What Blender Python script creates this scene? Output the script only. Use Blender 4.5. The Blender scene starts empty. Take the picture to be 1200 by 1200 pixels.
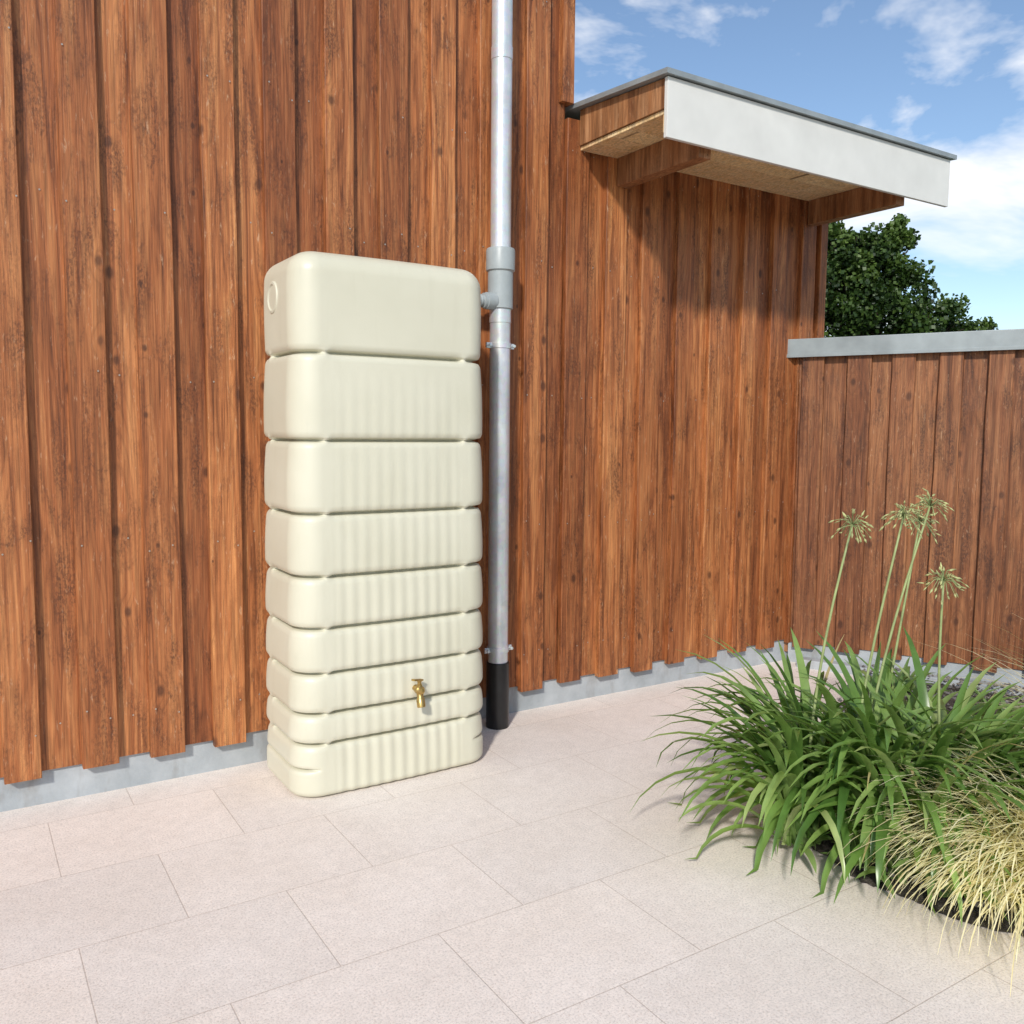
import bpy, bmesh, math, random
from mathutils import Vector, Matrix
random.seed(7)
S=bpy.context.scene
S.view_settings.view_transform='Standard'
S.view_settings.look='None'
S.view_settings.exposure=0

# ------------------------------------------------------------ helpers
def link(o,parent=None):
    S.collection.objects.link(o)
    if parent: o.parent=parent
    return o
def empty(name,loc=(0,0,0)):
    e=bpy.data.objects.new(name,None); e.location=loc; return link(e)
def mesh_obj(name,V,Fc,mat=None,parent=None,smooth=False,attrs=None):
    me=bpy.data.meshes.new(name); me.from_pydata(V,[],Fc); me.update()
    if smooth: me.polygons.foreach_set('use_smooth',[True]*len(me.polygons))
    if attrs:
        for k,vals in attrs.items():
            a=me.attributes.new(k,'FLOAT','POINT'); a.data.foreach_set('value',vals)
    if mat: me.materials.append(mat)
    return link(bpy.data.objects.new(name,me),parent)
def box(name,a,b,mat,parent=None,bev=0.0,seg=2):
    bm=bmesh.new(); bmesh.ops.create_cube(bm,size=1)
    for v in bm.verts:
        v.co=Vector(((a[i]+b[i])/2+v.co[i]*(b[i]-a[i]) for i in range(3)))
    if bev: bmesh.ops.bevel(bm,geom=bm.edges[:],offset=bev,segments=seg,affect='EDGES',profile=.6)
    me=bpy.data.meshes.new(name); bm.to_mesh(me); bm.free(); me.materials.append(mat)
    return link(bpy.data.objects.new(name,me),parent)
def lathe(name,p0,axis,prof,mat,parent=None,n=40,smooth=True):
    ax=Vector(axis).normalized(); p0=Vector(p0)
    u=ax.orthogonal().normalized(); w=ax.cross(u)
    V=[];Fc=[]
    for t,r in prof:
        for i in range(n):
            a=2*math.pi*i/n; V.append(p0+ax*t+(u*math.cos(a)+w*math.sin(a))*r)
    for j in range(len(prof)-1):
        for i in range(n):
            Fc.append((j*n+i,j*n+(i+1)%n,(j+1)*n+(i+1)%n,(j+1)*n+i))
    Fc.append(tuple(range(n))[::-1]); Fc.append(tuple((len(prof)-1)*n+i for i in range(n)))
    o=mesh_obj(name,[tuple(v) for v in V],Fc,mat,parent,smooth)
    if smooth:
        for p in o.data.polygons[-2:]: p.use_smooth=False
        m=o.modifiers.new('es','EDGE_SPLIT'); m.split_angle=math.radians(35)
    return o
def tube(name,pts,r,mat,parent=None,n=12):
    V=[];Fc=[];pts=[Vector(p) for p in pts]
    for k,p in enumerate(pts):
        d=(pts[min(k+1,len(pts)-1)]-pts[max(k-1,0)]).normalized()
        ref=Vector((0,0,1)) if abs(d.z)<.9 else Vector((1,0,0))
        u=d.cross(ref).normalized(); w=d.cross(u)
        rr=r[k] if isinstance(r,(list,tuple)) else r
        for i in range(n):
            a=2*math.pi*i/n; V.append(tuple(p+(u*math.cos(a)+w*math.sin(a))*rr))
    for j in range(len(pts)-1):
        for i in range(n): Fc.append((j*n+i,j*n+(i+1)%n,(j+1)*n+(i+1)%n,(j+1)*n+i))
    Fc.append(tuple(range(n))[::-1]); Fc.append(tuple((len(pts)-1)*n+i for i in range(n)))
    if name is None: return V,Fc
    return mesh_obj(name,V,Fc,mat,parent,True)

# ------------------------------------------------------------ node helper
class NT:
    def __init__(s,name):
        s.m=bpy.data.materials.new(name); s.m.use_nodes=True; s.t=s.m.node_tree
        s.p=s.t.nodes['Principled BSDF']; s.out=s.t.nodes['Material Output']
    def n(s,typ,**kw):
        nd=s.t.nodes.new(typ)
        for k,v in kw.items():
            if k in nd.inputs.keys(): nd.inputs[k].default_value=v
            else: setattr(nd,k,v)
        return nd
    def l(s,a,b): s.t.links.new(a,b)
    def coord(s,scale=(1,1,1),loc=(0,0,0),kind='Object'):
        tc=s.n('ShaderNodeTexCoord'); mp=s.n('ShaderNodeMapping')
        mp.inputs['Scale'].default_value=scale; mp.inputs['Location'].default_value=loc
        s.l(tc.outputs[kind],mp.inputs['Vector']); return mp.outputs['Vector']
    def noise(s,vec,scale,detail=4,rough=.5,dist=0):
        nd=s.n('ShaderNodeTexNoise'); nd.inputs['Scale'].default_value=scale
        nd.inputs['Detail'].default_value=detail; nd.inputs['Roughness'].default_value=rough
        nd.inputs['Distortion'].default_value=dist; s.l(vec,nd.inputs['Vector']); return nd.outputs['Fac']
    def ramp(s,fac,stops):
        r=s.n('ShaderNodeValToRGB'); e=r.color_ramp.elements
        while len(e)<len(stops): e.new(.5)
        for i,(p,c) in enumerate(stops):
            e[i].position=p; e[i].color=(c,c,c,1) if isinstance(c,(int,float)) else (*c,1)
        s.l(fac,r.inputs['Fac']); return r.outputs['Color']
    def mix(s,fac,a,b,mode='MIX'):
        m=s.n('ShaderNodeMix',data_type='RGBA',blend_type=mode)
        for inp,v in ((m.inputs[0],fac),(m.inputs[6],a),(m.inputs[7],b)):
            if isinstance(v,(int,float)): inp.default_value=v
            elif isinstance(v,tuple): inp.default_value=(*v,1)
            else: s.l(v,inp)
        return m.outputs[2]
    def math(s,op,a,b=None,c=None):
        m=s.n('ShaderNodeMath',operation=op)
        for i,v in enumerate((a,b,c)):
            if v is None: continue
            if isinstance(v,(int,float)): m.inputs[i].default_value=v
            else: s.l(v,m.inputs[i])
        return m.outputs[0]
    def bump(s,h,strength=.3,dist=.01):
        b=s.n('ShaderNodeBump'); b.inputs['Strength'].default_value=strength; b.inputs['Distance'].default_value=dist
        s.l(h,b.inputs['Height']); s.l(b.outputs['Normal'],s.p.inputs['Normal'])
    def base(s,c):
        if isinstance(c,tuple): s.p.inputs['Base Color'].default_value=(*c,1)
        else: s.l(c,s.p.inputs['Base Color'])
    def rough(s,v):
        if isinstance(v,(int,float)): s.p.inputs['Roughness'].default_value=v
        else: s.l(v,s.p.inputs['Roughness'])

def wood_mat(name,dark,mid,light,weather=0.5,tone=(.66,1.22)):
    m=NT(name)
    at=m.n('ShaderNodeAttribute',attribute_name='rnd')
    tc=m.n('ShaderNodeTexCoord')
    off=m.n('ShaderNodeVectorMath',operation='SCALE'); off.inputs[0].default_value=(3.1,7.7,13.3)
    m.l(at.outputs['Fac'],off.inputs['Scale'])
    add=m.n('ShaderNodeVectorMath',operation='ADD'); m.l(tc.outputs['Object'],add.inputs[0]); m.l(off.outputs[0],add.inputs[1])
    def mp(sc):
        q=m.n('ShaderNodeMapping'); q.inputs['Scale'].default_value=sc; m.l(add.outputs[0],q.inputs['Vector']); return q.outputs[0]
    fine=m.noise(mp((190,60,4)),1,3,.6,.3)
    grain=m.noise(mp((34,18,1.5)),1,4,.66,.9)
    low=m.noise(mp((7,7,.6)),1,2,.5,.6)
    xyz=m.n('ShaderNodeSeparateXYZ'); m.l(add.outputs[0],xyz.inputs[0])
    vo=m.n('ShaderNodeTexVoronoi',voronoi_dimensions='2D')
    cmb=m.n('ShaderNodeCombineXYZ'); m.l(m.math('MULTIPLY',xyz.outputs[0],7.5),cmb.inputs[0]); m.l(m.math('MULTIPLY',xyz.outputs[2],4.6),cmb.inputs[1])
    m.l(cmb.outputs[0],vo.inputs['Vector']); vo.inputs['Scale'].default_value=1
    sp=m.n('ShaderNodeSeparateColor'); m.l(vo.outputs['Color'],sp.inputs[0])
    has=m.ramp(sp.outputs[0],[(.68,0),(.72,1)])
    size=m.math('ADD',m.math('MULTIPLY',sp.outputs[1],.10),.035)
    kd=m.math('DIVIDE',m.math('ADD',vo.outputs['Distance'],m.math('MULTIPLY',m.math('SUBTRACT',grain,.5),.05)),size)
    kn=m.math('MULTIPLY',m.ramp(kd,[(.45,1),(1,0)]),has)
    halo=m.math('MULTIPLY',m.ramp(m.math('MULTIPLY',kd,.33),[(.25,1),(1,0)]),has)
    rings=m.math('ADD',m.math('MULTIPLY',xyz.outputs[0],18),m.math('MULTIPLY',low,16))
    rings=m.math('FRACT',m.math('ADD',rings,m.math('MULTIPLY',halo,1.3)))
    rings=m.ramp(rings,[(0,.42),(.12,.87),(.7,1),(.93,.5),(1,.42)])
    col=m.ramp(grain,[(.28,dark),(.46,mid),(.70,light)])
    col=m.mix(.40,col,rings,'MULTIPLY')
    f2=m.ramp(fine,[(.33,.56),(.6,1.14)])
    col=m.mix(.75,col,f2,'MULTIPLY')
    bl=m.noise(mp((12,12,3.0)),1,5,.75,.5)
    blr=m.ramp(bl,[(.47,0),(.64,1)])
    spk=m.ramp(m.noise(mp((150,150,75)),1,2,.7),[(.44,0),(.56,1)])
    msk=m.math('MULTIPLY',m.math('MULTIPLY',blr,m.math('ADD',m.math('MULTIPLY',spk,.7),.3)),weather)
    col=m.mix(msk,col,(dark[0]*.55,dark[1]*.65,dark[2]*.95))
    sc=m.ramp(m.noise(mp((80,80,18)),1,3,.75,.3),[(.62,0),(.74,1)])
    col=m.mix(m.math('MULTIPLY',sc,.5),col,(.60,.39,.24))
    col=m.mix(m.math('MULTIPLY',kn,.75),col,(.06,.021,.010))
    wn=m.n('ShaderNodeTexWhiteNoise',noise_dimensions='1D'); m.l(at.outputs['Fac'],wn.inputs['W'])
    a,b=tone
    ton=m.ramp(wn.outputs['Value'],[(0,(a,a*.9,a*.87)),(.4,(.9,.87,.85)),(.75,(1.03,1.03,1.03)),(1,(b,b*1.05,b*1.05))])
    col=m.mix(1,col,ton,'MULTIPLY')
    m.base(col); m.rough(.52)
    m.p.inputs['Specular IOR Level'].default_value=.4
    m.bump(m.math('ADD',m.math('MULTIPLY',fine,.6),m.math('MULTIPLY',grain,.5)),.65,.004)
    return m.m

M_wood=wood_mat('stained_boards',(.14,.041,.013),(.37,.124,.040),(.54,.228,.082),.75)
M_fence=wood_mat('stained_fence_boards',(.10,.034,.014),(.25,.092,.036),(.39,.172,.072),.75)
M_beam=wood_mat('beam_wood',(.18,.07,.028),(.36,.16,.065),(.52,.27,.13),.4)
M_soffit=wood_mat('soffit_pine',(.76,.52,.23),(.87,.64,.34),(.90,.72,.45),.08,(.93,1.03))

def simple(name,col,rough=.5,metal=0,var=.15,scale=8,bump=.1,bd=.003,detail=3):
    m=NT(name); v=m.coord(); nz=m.noise(v,scale,detail,.6)
    lo=tuple(c*(1-var) for c in col); hi=tuple(min(1,c*(1+var)) for c in col)
    m.base(m.ramp(nz,[(.3,lo),(.7,hi)])); m.rough(rough); m.p.inputs['Metallic'].default_value=metal
    if bump: m.bump(m.noise(v,scale*12,2,.6),bump,bd)
    return m.m
M_brass=simple('brass',(.50,.34,.12),.32,.9,.2,30)
M_black=simple('black_plastic',(.012,.012,.013),.35,0,.3,20,.05)
M_grey=simple('grey_plastic',(.33,.365,.37),.4,0,.08,20,.04)
M_fascia=simple('fascia_sheet',(.66,.66,.63),.5,.0,.06,5,.06)
M_cap=simple('zinc_capping',(.31,.345,.355),.45,.35,.16,7,.08)
M_roof=simple('roof_sheet',(.2,.21,.22),.5,.2,.1,3)
M_screw=simple('screw_steel',(.42,.38,.33),.4,.6,.1,20,0)

m=NT('galvanised_steel'); v=m.coord((1,1,1))
vo=m.n('ShaderNodeTexVoronoi'); vo.inputs['Scale'].default_value=60; m.l(v,vo.inputs['Vector'])
c=m.mix(.18,m.ramp(m.noise(v,6,3,.6),[(.3,(.56,.58,.60)),(.7,(.72,.74,.76))]),vo.outputs['Color'],'SOFT_LIGHT')
m.base(c); m.p.inputs['Metallic'].default_value=.5; m.rough(m.ramp(m.noise(v,25,2),[(.3,.28),(.7,.42)]))
M_galv=m.m

m=NT('cream_plastic'); v=m.coord()
n1=m.noise(v,3.5,3,.6); n2=m.noise(v,240,2,.6)
c=m.ramp(n1,[(.3,(.595,.575,.45)),(.7,(.64,.62,.495))])
c=m.mix(m.ramp(m.noise(m.coord((22,22,3)),1,3,.65),[(.55,0),(.8,.14)]),c,(.42,.39,.28))
m.base(c); m.rough(m.ramp(n1,[(.3,.34),(.7,.46)])); m.bump(m.math('ADD',n2,m.math('MULTIPLY',n1,2)),.10,.003)
M_tank=m.m

m=NT('plinth_concrete'); v=m.coord()
c=m.ramp(m.noise(v,5,5,.65),[(.3,(.29,.32,.34)),(.7,(.45,.48,.50))])
c=m.mix(m.ramp(m.noise(m.coord((9,9,3)),1,4,.7),[(.52,0),(.72,.55)]),c,(.22,.20,.18))
m.base(c); m.rough(.8); m.bump(m.noise(v,70,3,.7),.35,.004)
M_plinth=m.m

m=NT('concrete_paving'); v=m.coord((1,1,1),(-1.23,.967,0))
br=m.n('ShaderNodeTexBrick'); m.l(v,br.inputs['Vector'])
br.offset=.5; br.offset_frequency=2; br.squash=1
for k,x in (('Scale',1),('Mortar Size',.0018),('Mortar Smooth',.5),('Bias',0),('Brick Width',.51),('Row Height',.40)): br.inputs[k].default_value=x
br.inputs['Color1'].default_value=(.95,.95,.95,1); br.inputs['Color2'].default_value=(1.02,1.01,1.00,1); br.inputs['Mortar'].default_value=(.76,.72,.69,1)
o=m.coord()
big=m.noise(o,2.2,5,.65); med=m.noise(o,26,4,.7); fin=m.noise(o,170,3,.8)
c=m.ramp(big,[(.3,(.82,.735,.665)),(.7,(.90,.825,.765))])
c=m.mix(.8,c,m.ramp(med,[(.3,.90),(.7,1.05)]),'MULTIPLY')
c=m.mix(.9,c,m.ramp(fin,[(.33,.68),(.5,1),(.68,1.10)]),'MULTIPLY')
vo=m.n('ShaderNodeTexVoronoi'); vo.inputs['Scale'].default_value=120; m.l(o,vo.inputs['Vector'])
c=m.mix(m.ramp(vo.outputs['Distance'],[(.1,.45),(.25,0)]),c,(.56,.41,.33))
st=m.ramp(m.noise(o,5.5,5,.7),[(.60,0),(.78,.28)])
c=m.mix(st,c,(.48,.42,.37))
c=m.mix(1,c,br.outputs['Color'],'MULTIPLY')
m.base(c); m.rough(.85)
h=m.math('ADD',m.math('MULTIPLY',fin,.5),m.math('MULTIPLY',med,.4))
h=m.math('SUBTRACT',h,m.math('MULTIPLY',br.outputs['Fac'],1.0))
m.bump(h,.4,.004)
M_pave=m.m

m=NT('dark_mulch'); v=m.coord()
c=m.ramp(m.noise(v,45,5,.75),[(.3,(.03,.025,.02)),(.55,(.09,.075,.06)),(.75,(.2,.18,.15))])
m.base(c); m.rough(.95); m.bump(m.noise(v,60,4,.8),1,.02); M_soil=m.m
m=NT('lawn'); v=m.coord()
m.base(m.ramp(m.noise(v,.6,5,.7),[(.3,(.035,.07,.015)),(.7,(.10,.14,.04))])); m.rough(.95); M_lawn=m.m

def leaf_mat(name,stops,trans=.35,rough=.42):
    m=NT(name); at=m.n('ShaderNodeAttribute',attribute_name='rnd')
    c=m.ramp(at.outputs['Fac'],stops)
    nz=m.ramp(m.noise(m.coord(),14,2,.6),[(.3,.8),(.7,1.15)])
    c=m.mix(1,c,nz,'MULTIPLY')
    m.base(c); m.rough(rough); m.p.inputs['Specular IOR Level'].default_value=.5
    tr=m.n('ShaderNodeBsdfTranslucent'); m.l(m.mix(1,c,(1.3,1.35,.7),'MULTIPLY'),tr.inputs['Color'])
    mx=m.n('ShaderNodeMixShader'); mx.inputs[0].default_value=trans
    m.l(m.p.outputs[0],mx.inputs[1]); m.l(tr.outputs[0],mx.inputs[2]); m.l(mx.outputs[0],m.out.inputs['Surface'])
    return m.m
M_agap=leaf_mat('strap_leaf',[(0,(.06,.14,.03)),(.40,(.15,.27,.06)),(.80,(.27,.40,.12)),(.93,(.38,.46,.19)),(1,(.50,.42,.20))],.32,.30)
M_dry=leaf_mat('dry_grass_blade',[(0,(.50,.41,.20)),(.5,(.84,.75,.49)),(.85,(.90,.86,.66)),(1,(.52,.54,.22))],.35,.5)
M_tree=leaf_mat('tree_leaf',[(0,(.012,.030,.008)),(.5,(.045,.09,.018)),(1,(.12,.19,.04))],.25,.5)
M_herb=leaf_mat('herb_leaf',[(0,(.10,.19,.05)),(1,(.24,.35,.12))],.3,.45)
M_stalk=simple('flower_stalk',(.30,.36,.15),.5,0,.2,20,0)
M_pod=simple('seed_pod',(.38,.39,.17),.6,0,.35,40,0)
M_bark=simple('bark',(.07,.05,.035),.9,0,.3,10,.6,.02)

# ------------------------------------------------------------ ground
def sheet(name,pts,z,mat):
    return mesh_obj(name,[(x,y,z) for x,y in pts],[tuple(range(len(pts)))],mat)
sheet('lawn_ground',[(-600,-600),(600,-600),(600,600),(-600,600)],-.03,M_lawn)
sheet('paving',[(-6,-9),(7,-9),(7,.5),(-6,.5)],0,M_pave)
edge=[(4.02,-.40),(3.2,-.80),(2.70,-1.12),(2.38,-1.36),(2.16,-1.54),(2.10,-1.76),(2.14,-2.0),(2.26,-2.25),(2.6,-2.6),(3.3,-3.1),(5.2,-3.0)]
cx,cy=3.2,-2.0
V=[(cx,cy,.07)];Fc=[];rings=14;P=[]
for i in range(len(edge)):
    a=Vector(edge[i]);b=Vector(edge[(i+1)%len(edge)])
    for k in range(14): P.append(a.lerp(b,k/14))
n=len(P)
for r in range(1,rings+1):
    t=r/rings
    for p in P:
        zz=.05*(1-t**6)+random.uniform(-.012,.016)
        q=Vector((cx,cy)).lerp(p,t)
        if r==rings: zz=.004; q+=Vector((random.uniform(-.012,.012),random.uniform(-.012,.012)))
        V.append((q.x,q.y,zz))
for i in range(n): Fc.append((0,1+i,1+(i+1)%n))
for r in range(rings-1):
    for i in range(n):
        a=1+r*n+i;b=1+r*n+(i+1)%n; Fc.append((a,a+n,b+n,b))
mesh_obj('planting_bed',V,Fc,M_soil,None,True)
V=[];Fc=[]
def inpoly(x,y):
    c=False
    for i in range(len(edge)):
        x1,y1=edge[i];x2,y2=edge[i-1]
        if (y1>y)!=(y2>y) and x<(x2-x1)*(y-y1)/(y2-y1)+x1: c=not c
    return c
k=0
while k<4200:
    x=random.uniform(1.9,5.2);y=random.uniform(-3.4,-.4)
    if not inpoly(x,y): continue
    k+=1; s=random.uniform(.005,.014); b=len(V)
    rot=random.uniform(0,6.28)
    for dx,dy,dz in ((1,0,0),(0,1,0),(-1,0,0),(0,-1,0),(0,0,.7),(0,0,-.7)):
        X=dx*s*random.uniform(.7,1.3);Y=dy*s*random.uniform(.6,1.2)
        V.append((x+X*math.cos(rot)-Y*math.sin(rot),y+X*math.sin(rot)+Y*math.cos(rot),.05+dz*s))
    for t in ((0,1,4),(1,2,4),(2,3,4),(3,0,4),(1,0,5),(2,1,5),(3,2,5),(0,3,5)): Fc.append(tuple(b+i for i in t))
mesh_obj('mulch_pebbles',V,Fc,simple('pebble',(.14,.13,.125),.8,0,.6,25,0))

# ------------------------------------------------------------ board cladding
def boards(name,x0,x1,ztop,zbot,mat,parent,first=.105,pitch=.2195,w=.112,seed=1):
    rn=random.Random(seed); V=[];Fc=[];A=[]
    def board(xa,xb,yf,yb,za,zb,tone):
        nz=16; b=len(V); ch=.0025
        tilt=rn.uniform(-.003,.003)
        prof=[(xa,yb),(xa,yf+ch),(xa+ch,yf),(xb-ch,yf),(xb,yf+ch),(xb,yb)]
        for j in range(nz+1):
            z=za+(zb-za)*j/nz; jl=rn.uniform(-.0018,.0018); jr=rn.uniform(-.0018,.0018); jy=rn.uniform(-.0012,.0012)
            for i,(x,y) in enumerate(prof):
                V.append((x+(jl if i<3 else jr)+tilt*(j/nz-.5),y+(jy if 0<i<5 else 0),z)); A.append(tone)
        for j in range(nz):
            for i in range(5): Fc.append((b+j*6+i,b+j*6+i+1,b+(j+1)*6+i+1,b+(j+1)*6+i))
        Fc.append(tuple(b+i for i in range(6))[::-1]); Fc.append(tuple(b+nz*6+i for i in range(6)))
    k0=math.floor((x0-first)/pitch+1e-4); x=first+k0*pitch
    while x<x1-.001:
        j=rn.uniform(-.006,.006); ww=w+rn.uniform(-.006,.008)
        if x+j>x0-.01 and x+ww<x1+.02:
            board(x+j,x+j+ww,-.040+rn.uniform(-.003,.003),-.010,zbot+rn.uniform(-.008,.004),ztop,rn.random())
        xa=x+w-.02; xb=x+pitch+.02
        if xb>x0 and xa<x1: board(max(xa,x0),min(xb,x1),-.014,.01,zbot+.012+rn.uniform(0,.008),ztop,rn.random())
        x+=pitch
    return mesh_obj(name,V,Fc,mat,parent,False,{'rnd':A})
def screws(name,x0,x1,zs,parent,first=.105,pitch=.2195,seed=3):
    rn=random.Random(seed);V=[];Fc=[]
    x=first+math.floor((x0-first)/pitch)*pitch
    while x<x1:
        for (u,y) in ((x+.02,-.0440),(x+.092,-.0440),(x+.166,-.0156)):
            if not(x0<u<x1): continue
            for z in zs:
                if rn.random()<.45: continue
                ux=u+rn.uniform(-.006,.006);uz=z+rn.uniform(-.03,.03);b=len(V)
                for i in range(8): V.append((ux+.003*math.cos(i*math.pi/4),y,uz+.003*math.sin(i*math.pi/4)))
                Fc.append(tuple(b+i for i in range(8)))
        x+=pitch
    return mesh_obj(name,V,Fc,M_screw,parent)

bld=empty('timber_building')
ZT=3.75; XS=.105+10*.2195
boards('wall_boards',-3.2,XS,ZT,.105,M_wood,bld)
boards('wall_boards_low',XS,3.98,2.60,.105,M_wood,bld,seed=5)
screws('wall_screws',-1.0,3.8,(.28,.86,1.42,1.98,2.45),bld)
screws('wall_screws_high',-1.0,2.2,(3.05,3.5),bld,seed=8)
box('plinth',(-3.2,0,-.02),(3.99,.12,.2),M_plinth,bld,.003)
box('wall_core',(-3.2,.011,.19),(XS+.02,4.5,ZT-.02),M_beam,bld)
box('wall_core_low',(XS+.022,.011,.19),(3.97,4.5,2.595),M_beam,bld)
def attrbox(name,a,b,mat,parent,tone,bev=.003):
    o=box(name,a,b,mat,parent,bev); at=o.data.attributes.new('rnd','FLOAT','POINT')
    at.data.foreach_set('value',[tone]*len(o.data.vertices)); return o
attrbox('corner_board',(3.975,-.045,.12),(4.03,.10,2.47),M_wood,bld,.31)
attrbox('corner_board_upper',(XS-.035,-.046,2.66),(XS+.026,.008,ZT-.002),M_wood,bld,.52)
box('roof_deck',(-3.3,-.10,ZT),(XS+.08,4.6,ZT+.10),M_roof,bld,.004)
# low roof: wedge deck rising away from the eave, thin sheet on top
def prism(name,x0,x1,prof,mat):
    V=[(x,y,z) for x in (x0,x1) for (y,z) in prof]
    return mesh_obj(name,V,[(0,1,2,3),(7,6,5,4),(0,4,5,1),(1,5,6,2),(2,6,7,3),(3,7,4,0)],mat,bld)
prism('eave_deck',2.36,4.19,((-.592,2.492),(-.046,2.492),(-.046,2.64),(-.592,2.60)),M_beam)
prism('roof_sheet_low',XS+.03,4.23,((-.63,2.601),(4.6,2.98),(4.6,3.00),(-.63,2.621)),M_cap)
for k in range(5):
    y0=-.575+k*.108
    attrbox('soffit_board_%d'%k,(2.37,y0,2.474),(4.17,y0+.1055,2.490),M_soffit,bld,.2+k*.131,.0015)
box('fascia',(2.35,-.612,2.375),(4.205,-.594,2.598),M_fascia,bld,.002)
attrbox('eave_batten',(2.37,-.591,2.405),(4.188,-.566,2.473),M_soffit,bld,.77)
attrbox('rafter_1',(2.57,-.562,2.35),(2.635,-.046,2.473),M_beam,bld,.1)
attrbox('rafter_2',(3.86,-.562,2.35),(3.925,-.046,2.473),M_beam,bld,.66)

# ------------------------------------------------------------ fence
fen=empty('timber_fence',(3.84,0.0,0)); fen.rotation_euler=(0,0,math.atan2(-.894,.447))
boards('fence_boards',.04,4.6,1.66,.10,M_fence,fen,first=.06,seed=9)
box('fence_core',(.0,.012,.05),(4.6,.06,1.655),M_beam,fen)
box('fence_plinth',(.03,-.004,-.02),(4.6,.07,.12),M_plinth,fen,.003)
box('fence_kerb',(.1,-.10,-.02),(4.6,-.03,.045),M_plinth,fen,.006)
box('fence_capping',(-.035,-.062,1.665),(4.65,.10,1.752),M_cap,fen,.003)
box('capping_lip',(-.037,-.066,1.655),(4.65,-.058,1.672),M_cap,fen,.001)

# ------------------------------------------------------------ water tank
tank=empty('rain_water_tank')
grooves=[1.50,1.213,.968,.757,.581,.427,.289,.184]
bands=[0]+grooves[::-1]+[1.832]
def rrect(hw,hd,r,ns):
    L1=2*(hw-r);L2=2*(hd-r);La=math.pi*r/2
    tot=2*L1+2*L2+4*La; out=[]
    for i in range(ns):
        s=tot*i/ns; u=s
        if u<L1: out.append((-hw+r+u,-hd,0,-1,s));continue
        u-=L1
        if u<La: a=-math.pi/2+u/r; out.append((hw-r+r*math.cos(a),-hd+r+r*math.sin(a),math.cos(a),math.sin(a),s));continue
        u-=La
        if u<L2: out.append((hw,-hd+r+u,1,0,s));continue
        u-=L2
        if u<La: a=u/r; out.append((hw-r+r*math.cos(a),hd-r+r*math.sin(a),math.cos(a),math.sin(a),s));continue
        u-=La
        if u<L1: out.append((hw-r-u,hd,0,1,s));continue
        u-=L1
        if u<La: a=math.pi/2+u/r; out.append((-hw+r+r*math.cos(a),hd-r+r*math.sin(a),math.cos(a),math.sin(a),s));continue
        u-=La
        if u<L2: out.append((-hw,hd-r-u,-1,0,s));continue
        u-=L2
        a=math.pi+u/r; out.append((-hw+r+r*math.cos(a),-hd+r+r*math.sin(a),math.cos(a),math.sin(a),s))
    return out,tot,L1,La,L2
HW,HD,RR=.372,.205,.092
NS=520
per,tot,L1,La,L2=rrect(HW,HD,RR,NS)
TX,TY=1.308,-.240
zs=[];z=0.0
while z<1.832:
    zs.append(z)
    d=min([abs(z-g) for g in grooves]+[abs(z-.098)])
    step=.0018 if d<.012 else (.003 if d<.032 else .008)
    if z<.035 or z>1.755: step=.003
    z+=step
zs.append(1.832)
nodes=[.010,L1-.012,L1+La+L2*.75,L1+2*La+L2+L1*.3,L1+2*La+L2+L1*.7,2*L1+3*La+L2+L2*.12]
V=[];Fc=[]
def bandidx(z):
    for i in range(len(bands)-1):
        if bands[i]<=z<=bands[i+1]: return i
    return len(bands)-2
for z in zs:
    bi=bandidx(z); lo,hi=bands[bi],bands[bi+1]; tb=(z-lo)/(hi-lo)
    wz=1-.036*(z/1.83)
    rnd=0;R=.072
    if z>1.832-R: dd=z-(1.832-R); rnd=-(R-math.sqrt(max(R*R-dd*dd,0)))
    R2=.024
    if z<R2: dd=R2-z; rnd=-(R2-math.sqrt(max(R2*R2-dd*dd,0)))
    d=min(abs(z-g) for g in grooves)
    r=.029; go=0
    if d<r: go=-(r-math.sqrt(r*r-(r-d)**2))*.85
    if d<.008: go-=.015*(1-(d/.008)**2)
    d2=abs(z-.098); r2=.018
    go2=-(r2-math.sqrt(r2*r2-(r2-d2)**2)) if d2<r2 else 0
    if d2<.005: go2-=.008*(1-(d2/.005)**2)
    if bi==8: am=0
    elif bi==7: am=.0013*max(0,1-tb*1.15)**.8
    elif bi==6: am=.0020*max(0,1-tb*.8)
    elif bi==5: am=.0022*(1-.45*tb)
    else: am=.0027*(1-.3*tb)
    if bi==0: am=.0034
    bulge=.004*math.sin(math.pi*min(1,max(0,tb)))+(.007*(1-tb) if bi<8 else 0)
    for (x,y,nx,ny,s) in per:
        nd=0
        for sn in nodes:
            q=min(abs(s-sn),tot-abs(s-sn))
            if q<.06: nd=max(nd,math.exp(-(q/.019)**2))
        o=go*(1-.82*nd)+rnd
        if bi==0:
            side=max(0,min(1,(abs(nx)-.15)/.5)); o+=go2*side
        o+=bulge
        if am and s<L1:
            ph=(s-.03)/(L1-.06)
            if 0<ph<1:
                env=min(1,ph/.06,(1-ph)/.06)
                o+=-am*env*(.5+.5*math.cos(2*math.pi*ph*11))
        if s<L1: o+=.008*math.sin(math.pi*s/L1)
        V.append((TX+x*wz+nx*o,TY+y*(1-.02*z/1.83)+ny*o,z+.004))
nzl=len(zs)
for j in range(nzl-1):
    for i in range(NS):
        i2=(i+1)%NS; Fc.append((j*NS+i,j*NS+i2,(j+1)*NS+i2,(j+1)*NS+i))
b=len(V); base=(nzl-1)*NS; prev=base
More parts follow.
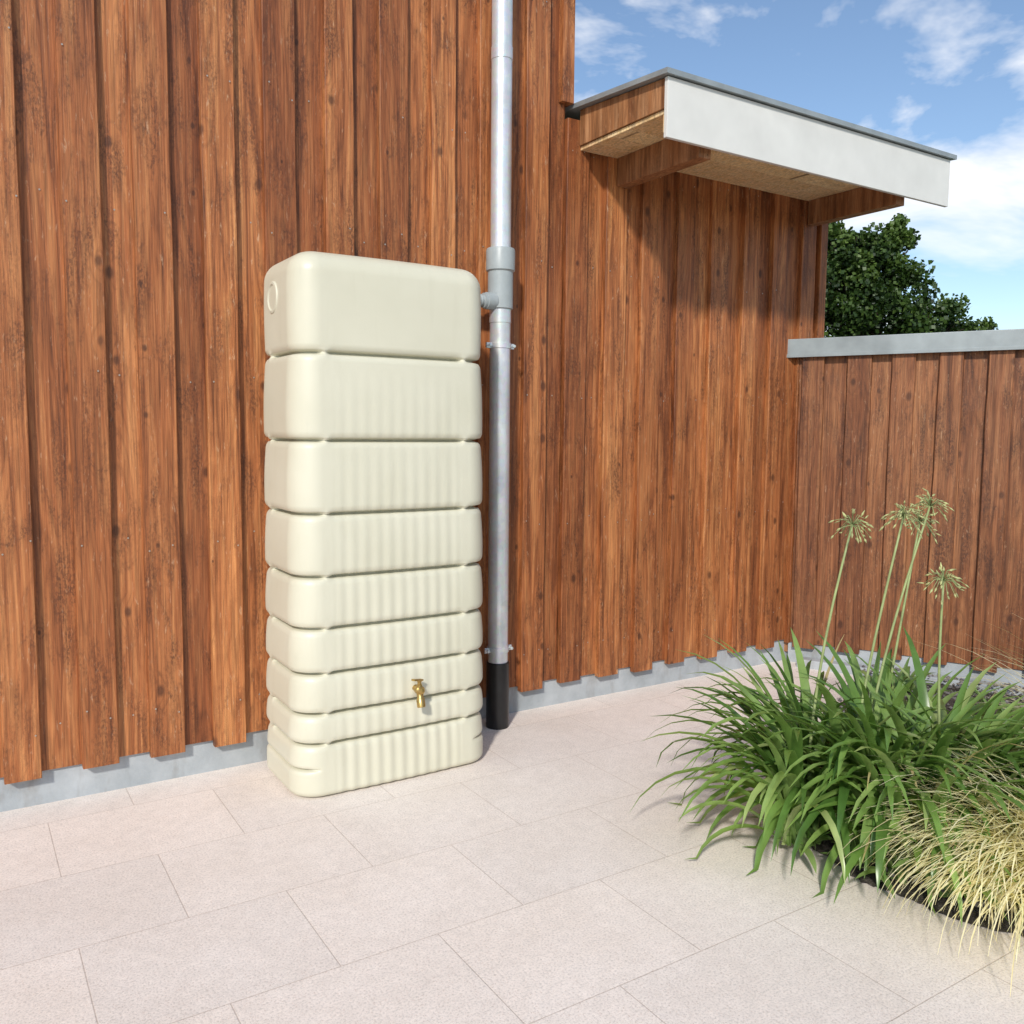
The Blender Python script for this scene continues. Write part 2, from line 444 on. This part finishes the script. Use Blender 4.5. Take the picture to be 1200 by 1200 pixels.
for k,t in enumerate((.9,.75,.5,.2)):
    for i in range(NS):
        x,y,zz=V[base+i]; V.append((TX+(x-TX)*t,TY+(y-TY)*t,1.836+.012*(1-t)))
    cur=b+k*NS
    for i in range(NS):
        i2=(i+1)%NS; Fc.append((prev+i,prev+i2,cur+i2,cur+i))
    prev=cur
Fc.append(tuple(prev+i for i in range(NS))); Fc.append(tuple(range(NS))[::-1])
mesh_obj('tank_body',V,Fc,M_tank,tank,True)
for nm,sx in (('side_port_left',-1),('side_port_right',1)):
    x=TX+sx*(HW*.968+.002)
    lathe(nm,(x-sx*.006,-.215,1.698),(sx,0,0),[(0,.056),(.006,.056),(.011,.052),(.012,.045),(.008,.040),(.008,.001)],M_tank,tank,48)
ty=-.452
for nm,p,a,pr in [('tap_flange',(1.36,ty+.004,.338),(0,-1,0),[(0,.019),(.006,.019),(.008,.014),(.012,.012)]),
('tap_body',(1.36,ty,.338),(0,-1,0),[(0,.011),(.030,.011),(.031,.016),(.050,.017),(.054,.013),(.060,.010),(.062,.001)])]: lathe(nm,p,a,pr,M_brass,tank,24)
lathe('tap_spout',(1.36,ty-.042,.336),(0,-.25,-1),[(0,.0125),(.022,.0115),(.026,.013),(.030,.015),(.056,.015),(.058,.011)],M_brass,tank,24)
lathe('tap_stem',(1.36,ty-.040,.348),(0,0,1),[(0,.011),(.010,.010),(.012,.007),(.020,.007),(.022,.009),(.026,.009)],M_brass,tank,20)
o=box('tap_lever',(-.040,-.008,-.0035),(.012,.008,.0035),M_brass,tank,.0025); o.location=(1.362,ty-.040,.375); o.rotation_euler=(0,math.radians(12),math.radians(25))

# ------------------------------------------------------------ downpipe
dp=empty('downpipe'); PX,PY=1.915,-.118
def vl(nm,z0,prof,mat): return lathe(nm,(PX,PY,z0),(0,0,1),prof,mat,dp,48)
vl('black_base_pipe',-.01,[(0,.049),(.288,.049),(.290,.047),(.292,.046)],M_black)
vl('lower_pipe',.27,[(0,.0425),(1.50,.0425)],M_galv)
vl('lower_socket',1.69,[(0,.0425),(.002,.0445),(.062,.0445),(.064,.042)],M_galv)
vl('diverter_body',1.745,[(0,.044),(.004,.0515),(.150,.0515),(.153,.0545),(.156,.0590),(.236,.0590),(.243,.056),(.244,.043)],M_grey)
vl('upper_pipe',1.97,[(0,.0415),(ZT-1.97-.002,.0415)],M_galv)
vl('upper_seam',2.72,[(0,.0415),(.002,.0435),(.05,.0435),(.052,.0415)],M_galv)
for k,z in enumerate((1.60,.335)):
    vl('bracket_band_%d'%k,z-.011,[(0,.043),(.001,.0462),(.021,.0462),(.022,.043)],M_galv)
    for sx in (-1,1):
        box('bracket_ear_%d_%d'%(k,sx),(PX+min(sx*.044,sx*.066),PY-.005,z-.011),(PX+max(sx*.044,sx*.066),PY+.005,z+.011),M_galv,dp,.0015)
        lathe('bracket_bolt_%d_%d'%(k,sx),(PX+sx*.057,PY+.014,z),(0,-1,0),[(0,.0035),(.030,.0035),(.031,.0065),(.036,.0065),(.0375,.003)],M_galv,dp,12)
    lathe('bracket_rod_%d'%k,(PX,PY+.04,z),(0,1,0),[(0,.005),(.08,.005)],M_galv,dp,12)
lathe('connector_socket',(PX-.035,PY-.01,1.775),(-1,0,0),[(0,.034),(.040,.034),(.042,.030),(.052,.030),(.054,.025)],M_grey,dp,32)
pr=[];t=0
while t<.10: pr+= [(t,.0200),(t+.003,.0235),(t+.007,.0235),(t+.010,.0200)]; t+=.0125
lathe('connector_hose',(PX-.082,PY-.01,1.775),(-1,0,0),pr,M_grey,dp,32)
lathe('connector_nut',(PX-.170,PY-.01,1.775),(-1,0,0),[(0,.024),(.002,.031),(.022,.031),(.024,.028),(.12,.026)],M_grey,dp,10)

# ------------------------------------------------------------ strap leaves
def ribbon(V,Fc,A,p,az,e0,bend,L,w,tone,n=9,fold=.35,power=1.3,twist=0,zmin=.02):
    p=Vector(p); b=len(V)
    for k in range(n+1):
        t=k/n; e=e0-bend*t**power; a2=az+twist*t
        if p.z<zmin+.02 and e<0: e=0
        d=Vector((math.cos(a2)*math.cos(e),math.sin(a2)*math.cos(e),math.sin(e)))
        sd=Vector((-math.sin(a2),math.cos(a2),0)); up=sd.cross(d)*-1
        ww=w*min(1,.55+1.5*t)*(1-t**3.2)**.8*.5+.0004
        V.append(tuple(p+sd*ww+up*ww*fold)); V.append(tuple(p)); V.append(tuple(p-sd*ww+up*ww*fold))
        A.extend([min(1,tone)]*3)
        p=p+d*(L/n)
    for k in range(n):
        for i in (0,1): q=b+k*3+i; Fc.append((q,q+1,q+4,q+3))
Rv=Vector((.843,-.537,0)); Fv=Vector((.537,.843,0))
V=[];Fc=[];A=[]
rn=random.Random(21)
C0=Vector((2.33,-1.65,.04))
crowns=[]
for k in range(25):
    while True:
        u=rn.uniform(-1,1);v_=rn.uniform(-1,1)
        if u*u+v_*v_<1: break
    crowns.append(C0+Rv*u*.29+Fv*v_*.22)
for c in crowns:
    out=(c-C0); oaz=math.atan2(out.y,out.x)
    for j in range(27):
        az=rn.uniform(0,2*math.pi) if rn.random()<.5 else oaz+rn.gauss(0,.8)
        L=rn.uniform(.42,.69); e0=math.radians(rn.uniform(62,90)); bend=math.radians(rn.uniform(50,165))
        if rn.random()<.18: e0=math.radians(rn.uniform(40,58)); L*=.75
        tone=rn.betavariate(2,1.7)*.95; w=rn.uniform(.022,.038)
        if rn.random()<.02: tone=1; w=.012
        ribbon(V,Fc,A,c+Vector((rn.gauss(0,.018),rn.gauss(0,.018),0)),az,e0,bend,L,w,tone,10,rn.uniform(.12,.5),rn.uniform(1.0,1.9),rn.uniform(-.35,.35))
aga=empty('agapanthus_plant')
mesh_obj('leaves',V,Fc,M_agap,aga,True,{'rnd':A})
heads=[((2.236,-1.587,.985),(2.16,-1.52),1.0),((2.364,-1.667,1.010),(2.22,-1.60),.95),((2.682,-1.517,.965),(2.50,-1.50),1.05),((2.57,-1.62,1.030),(2.33,-1.56),1.0),((2.457,-1.745,.825),(2.52,-1.76),1.0)]
SV=[];SF=[];PV=[];PF=[]
def addto(V,Fc,v,f):
    b=len(V); V.extend(v); Fc.extend(tuple(b+i for i in q) for q in f)
for (h,b,sc) in heads:
    h=Vector(h);b=Vector((b[0],b[1],.04)); pts=[]
    bw=rn.uniform(-.03,.03)
    for k in range(9):
        t=k/8; p=b.lerp(h,t); p.x+=bw*math.sin(math.pi*t); p.y+=.015*math.sin(math.pi*t); pts.append(p)
    v,f=tube(None,pts,[.0052-.002*k/8 for k in range(9)],None,None,8); addto(SV,SF,v,f)
    for j in range(38):
        az=rn.uniform(0,6.28); el=math.radians(rn.uniform(-35,85)); L=rn.uniform(.034,.060)*sc
        d=Vector((math.cos(az)*math.cos(el),math.sin(az)*math.cos(el),math.sin(el)))
        e=h+d*L; mid=h+d*L*.55+Vector((0,0,.004)); e2=e-Vector((0,0,.010+rn.uniform(0,.012)))
        v,f=tube(None,[h,mid,e2],[.0010,.0009,.0009],None,None,5); addto(SV,SF,v,f)
        pd=(d+Vector((0,0,-.9))).normalized() if rn.random()<.7 else d
        pl=rn.uniform(.012,.022)
        v,f=tube(None,[e2,e2+pd*pl*.4,e2+pd*pl],[.0012,rn.uniform(.0022,.0038),.0006],None,None,6); addto(PV,PF,v,f)
mesh_obj('flower_stalks',SV,SF,M_stalk,aga,True); mesh_obj('seed_heads',PV,PF,M_pod,aga,True)

def tuft(name,c,n,rad,Lr,wr,er,br,seed,bias=None,bs=.9):
    r=random.Random(seed);V=[];Fc=[];A=[]
    for k in range(n):
        a=r.uniform(0,6.28);q=rad*math.sqrt(r.random()); p=Vector((c[0]+q*math.cos(a),c[1]+q*math.sin(a),c[2]))
        az=bias+r.gauss(0,bs) if bias is not None and r.random()<.6 else r.uniform(0,6.28)
        ribbon(V,Fc,A,p,az,math.radians(r.uniform(*er)),math.radians(r.uniform(*br)),r.uniform(*Lr),r.uniform(*wr),r.betavariate(2.2,1.8),9,.4,r.uniform(1,1.6),r.uniform(-.5,.5))
    return mesh_obj(name,V,Fc,M_dry,None,True,{'rnd':A})
back=math.atan2(Rv.y*-1,Rv.x*-1)
tuft('ornamental_grass',(2.43,-2.11,.03),3000,.19,(.28,.54),(.0028,.0060),(50,86),(80,150),5,back,.9)
tuft('ornamental_grass',(3.30,-1.95,.03),130,.10,(.45,.85),(.003,.006),(45,75),(40,100),6,back,.7)

def herb(name,spots,seed):
    r=random.Random(seed);V=[];Fc=[];A=[]
    for (x,y,s) in spots:
        for k in range(int(16*s)):
            ribbon(V,Fc,A,(x+r.gauss(0,.015),y+r.gauss(0,.015),.03),r.uniform(0,6.28),math.radians(r.uniform(30,85)),math.radians(r.uniform(40,110)),r.uniform(.08,.2)*s,r.uniform(.018,.034)*s,r.random(),7,.3,1.2)
    return mesh_obj(name,V,Fc,M_herb,None,True,{'rnd':A})
herb('leafy_herb',[(2.10,-1.58,.9),(2.14,-1.72,1),(2.16,-1.84,1.1)],2)
herb('leafy_herb',[(2.20,-1.95,1.6),(2.24,-2.03,1.5)],3)
herb('leafy_herb',[(3.3,-1.2,1.3),(3.5,-1.0,1.2),(3.75,-.8,1),(3.6,-1.3,1.2),(3.0,-1.2,1),(3.4,-1.5,1.4),(3.7,-1.6,1.3)],4)

# ------------------------------------------------------------ trees beyond
def tree(name,base,lobes,nleaf,seed,size=.11):
    r=random.Random(seed); e=empty(name,base); TV=[];TF=[]
    top=max(l[2]+l[3]*.3 for l in lobes)
    tp=[Vector((0,0,0)),Vector((.05,.02,top*.3)),Vector((-.04,.06,top*.6)),Vector((.03,0,top*.9))]
    v,f=tube(None,tp,[.16,.13,.08,.03],None,None,10); addto(TV,TF,v,f)
    for l in lobes:
        s=tp[1].lerp(tp[2],r.random()); ev=Vector(l[:3]); mid=s.lerp(ev,.5)+Vector((0,0,-.1))
        v,f=tube(None,[s,mid,ev],[.07,.045,.015],None,None,7); addto(TV,TF,v,f)
        for k in range(5):
            d=Vector((r.gauss(0,1),r.gauss(0,1),r.gauss(0,1))).normalized()*l[3]*.8
            v,f=tube(None,[ev,ev+d*.5+Vector((0,0,.03)),ev+d],[.02,.012,.005],None,None,5); addto(TV,TF,v,f)
    mesh_obj('trunk',TV,TF,M_bark,e,True)
    V=[];Fc=[];A=[];sub=[]
    for l in lobes:
        for k in range(14):
            d=Vector((r.gauss(0,1),r.gauss(0,1),r.gauss(0,1))).normalized()
            sub.append((Vector(l[:3])+d*l[3]*r.uniform(.45,1.0),l[3]*r.uniform(.25,.45),r.uniform(-.3,.3)))
    for k in range(nleaf):
        c,rad,tn=sub[r.randrange(len(sub))]
        d=Vector((r.gauss(0,1),r.gauss(0,1),r.gauss(0,1))).normalized()
        p=c+d*rad*r.random()**.5
        n=Vector((r.gauss(0,1),r.gauss(0,1),r.gauss(0,1)+.6)).normalized(); u=n.orthogonal().normalized(); w=n.cross(u)
        s=size*r.uniform(.5,1.1); b=len(V)
        for (i,j) in ((-1,0),(0,-.5),(1,0),(0,.5)): V.append(tuple(p+u*i*s*.5+w*j*s*.9))
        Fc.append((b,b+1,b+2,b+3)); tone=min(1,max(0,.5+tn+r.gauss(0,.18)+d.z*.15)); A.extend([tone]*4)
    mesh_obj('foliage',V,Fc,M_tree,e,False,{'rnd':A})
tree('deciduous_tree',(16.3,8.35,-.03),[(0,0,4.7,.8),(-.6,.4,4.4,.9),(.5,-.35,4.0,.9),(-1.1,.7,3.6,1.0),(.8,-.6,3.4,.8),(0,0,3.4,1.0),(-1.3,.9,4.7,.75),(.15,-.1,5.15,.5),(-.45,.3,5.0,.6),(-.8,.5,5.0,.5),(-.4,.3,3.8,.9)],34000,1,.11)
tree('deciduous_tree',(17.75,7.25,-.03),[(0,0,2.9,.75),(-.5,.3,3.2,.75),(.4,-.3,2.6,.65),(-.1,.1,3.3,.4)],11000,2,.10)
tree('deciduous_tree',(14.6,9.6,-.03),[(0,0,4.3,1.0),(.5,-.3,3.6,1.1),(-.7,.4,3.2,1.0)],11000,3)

# ------------------------------------------------------------ light
elev,az=33,46
d=Vector((math.cos(math.radians(elev))*math.cos(math.radians(az)),math.cos(math.radians(elev))*math.sin(math.radians(az)),-math.sin(math.radians(elev))))
sl=bpy.data.lights.new('sun','SUN'); sl.energy=3.35; sl.angle=math.radians(4); sl.color=(1,.95,.87)
so=link(bpy.data.objects.new('sun',sl)); so.rotation_euler=(-d).to_track_quat('Z','Y').to_euler()
w=bpy.data.worlds.new('World'); S.world=w; w.use_nodes=True; nt=w.node_tree
bg=nt.nodes['Background']; sky=nt.nodes.new('ShaderNodeTexSky'); sky.sky_type='NISHITA'; sky.sun_disc=False
sky.sun_elevation=math.radians(elev); sx,sy=-d.x,-d.y
sky.sun_rotation=math.atan2(sx,sy)
sky.air_density=1.0; sky.dust_density=.3; sky.ozone_density=2.0
tc=nt.nodes.new('ShaderNodeTexCoord'); mp=nt.nodes.new('ShaderNodeMapping'); mp.inputs['Scale'].default_value=(1,1,2.2); mp.inputs['Location'].default_value=(1.35,.55,.28)
nz=nt.nodes.new('ShaderNodeTexNoise'); nz.inputs['Scale'].default_value=4.2; nz.inputs['Detail'].default_value=6; nz.inputs['Roughness'].default_value=.56; nz.inputs['Distortion'].default_value=.3
rp=nt.nodes.new('ShaderNodeValToRGB'); rp.color_ramp.elements[0].position=.50; rp.color_ramp.elements[1].position=.66
mx=nt.nodes.new('ShaderNodeMix'); mx.data_type='RGBA'; mx.inputs[7].default_value=(7.6,7.6,7.7,1)
L=nt.links.new
L(tc.outputs['Generated'],mp.inputs['Vector']);L(mp.outputs[0],nz.inputs['Vector']);L(nz.outputs['Fac'],rp.inputs['Fac'])
L(rp.outputs['Color'],mx.inputs[0]);L(sky.outputs[0],mx.inputs[6]);L(mx.outputs[2],bg.inputs['Color'])
bg.inputs['Strength'].default_value=.15

# ------------------------------------------------------------ camera
f=1030;th=math.atan(94/f);ro=math.radians(.48);phi=math.radians(57.49)
F0=Vector((math.cos(phi),math.sin(phi),0));R0=Vector((math.sin(phi),-math.cos(phi),0));Z=Vector((0,0,1))
F=F0*math.cos(th)-Z*math.sin(th);U=Z*math.cos(th)+F0*math.sin(th)
R=R0*math.cos(ro)+U*math.sin(ro);U2=U*math.cos(ro)-R0*math.sin(ro)
cd=bpy.data.cameras.new('camera'); cd.sensor_width=36; cd.lens=36*f/1200; cd.clip_end=3000; cd.clip_start=.05
co=link(bpy.data.objects.new('camera',cd))
co.matrix_world=Matrix((( R.x,U2.x,-F.x,0),(R.y,U2.y,-F.y,-3.225),(R.z,U2.z,-F.z,1.25),(0,0,0,1)))
S.camera=co
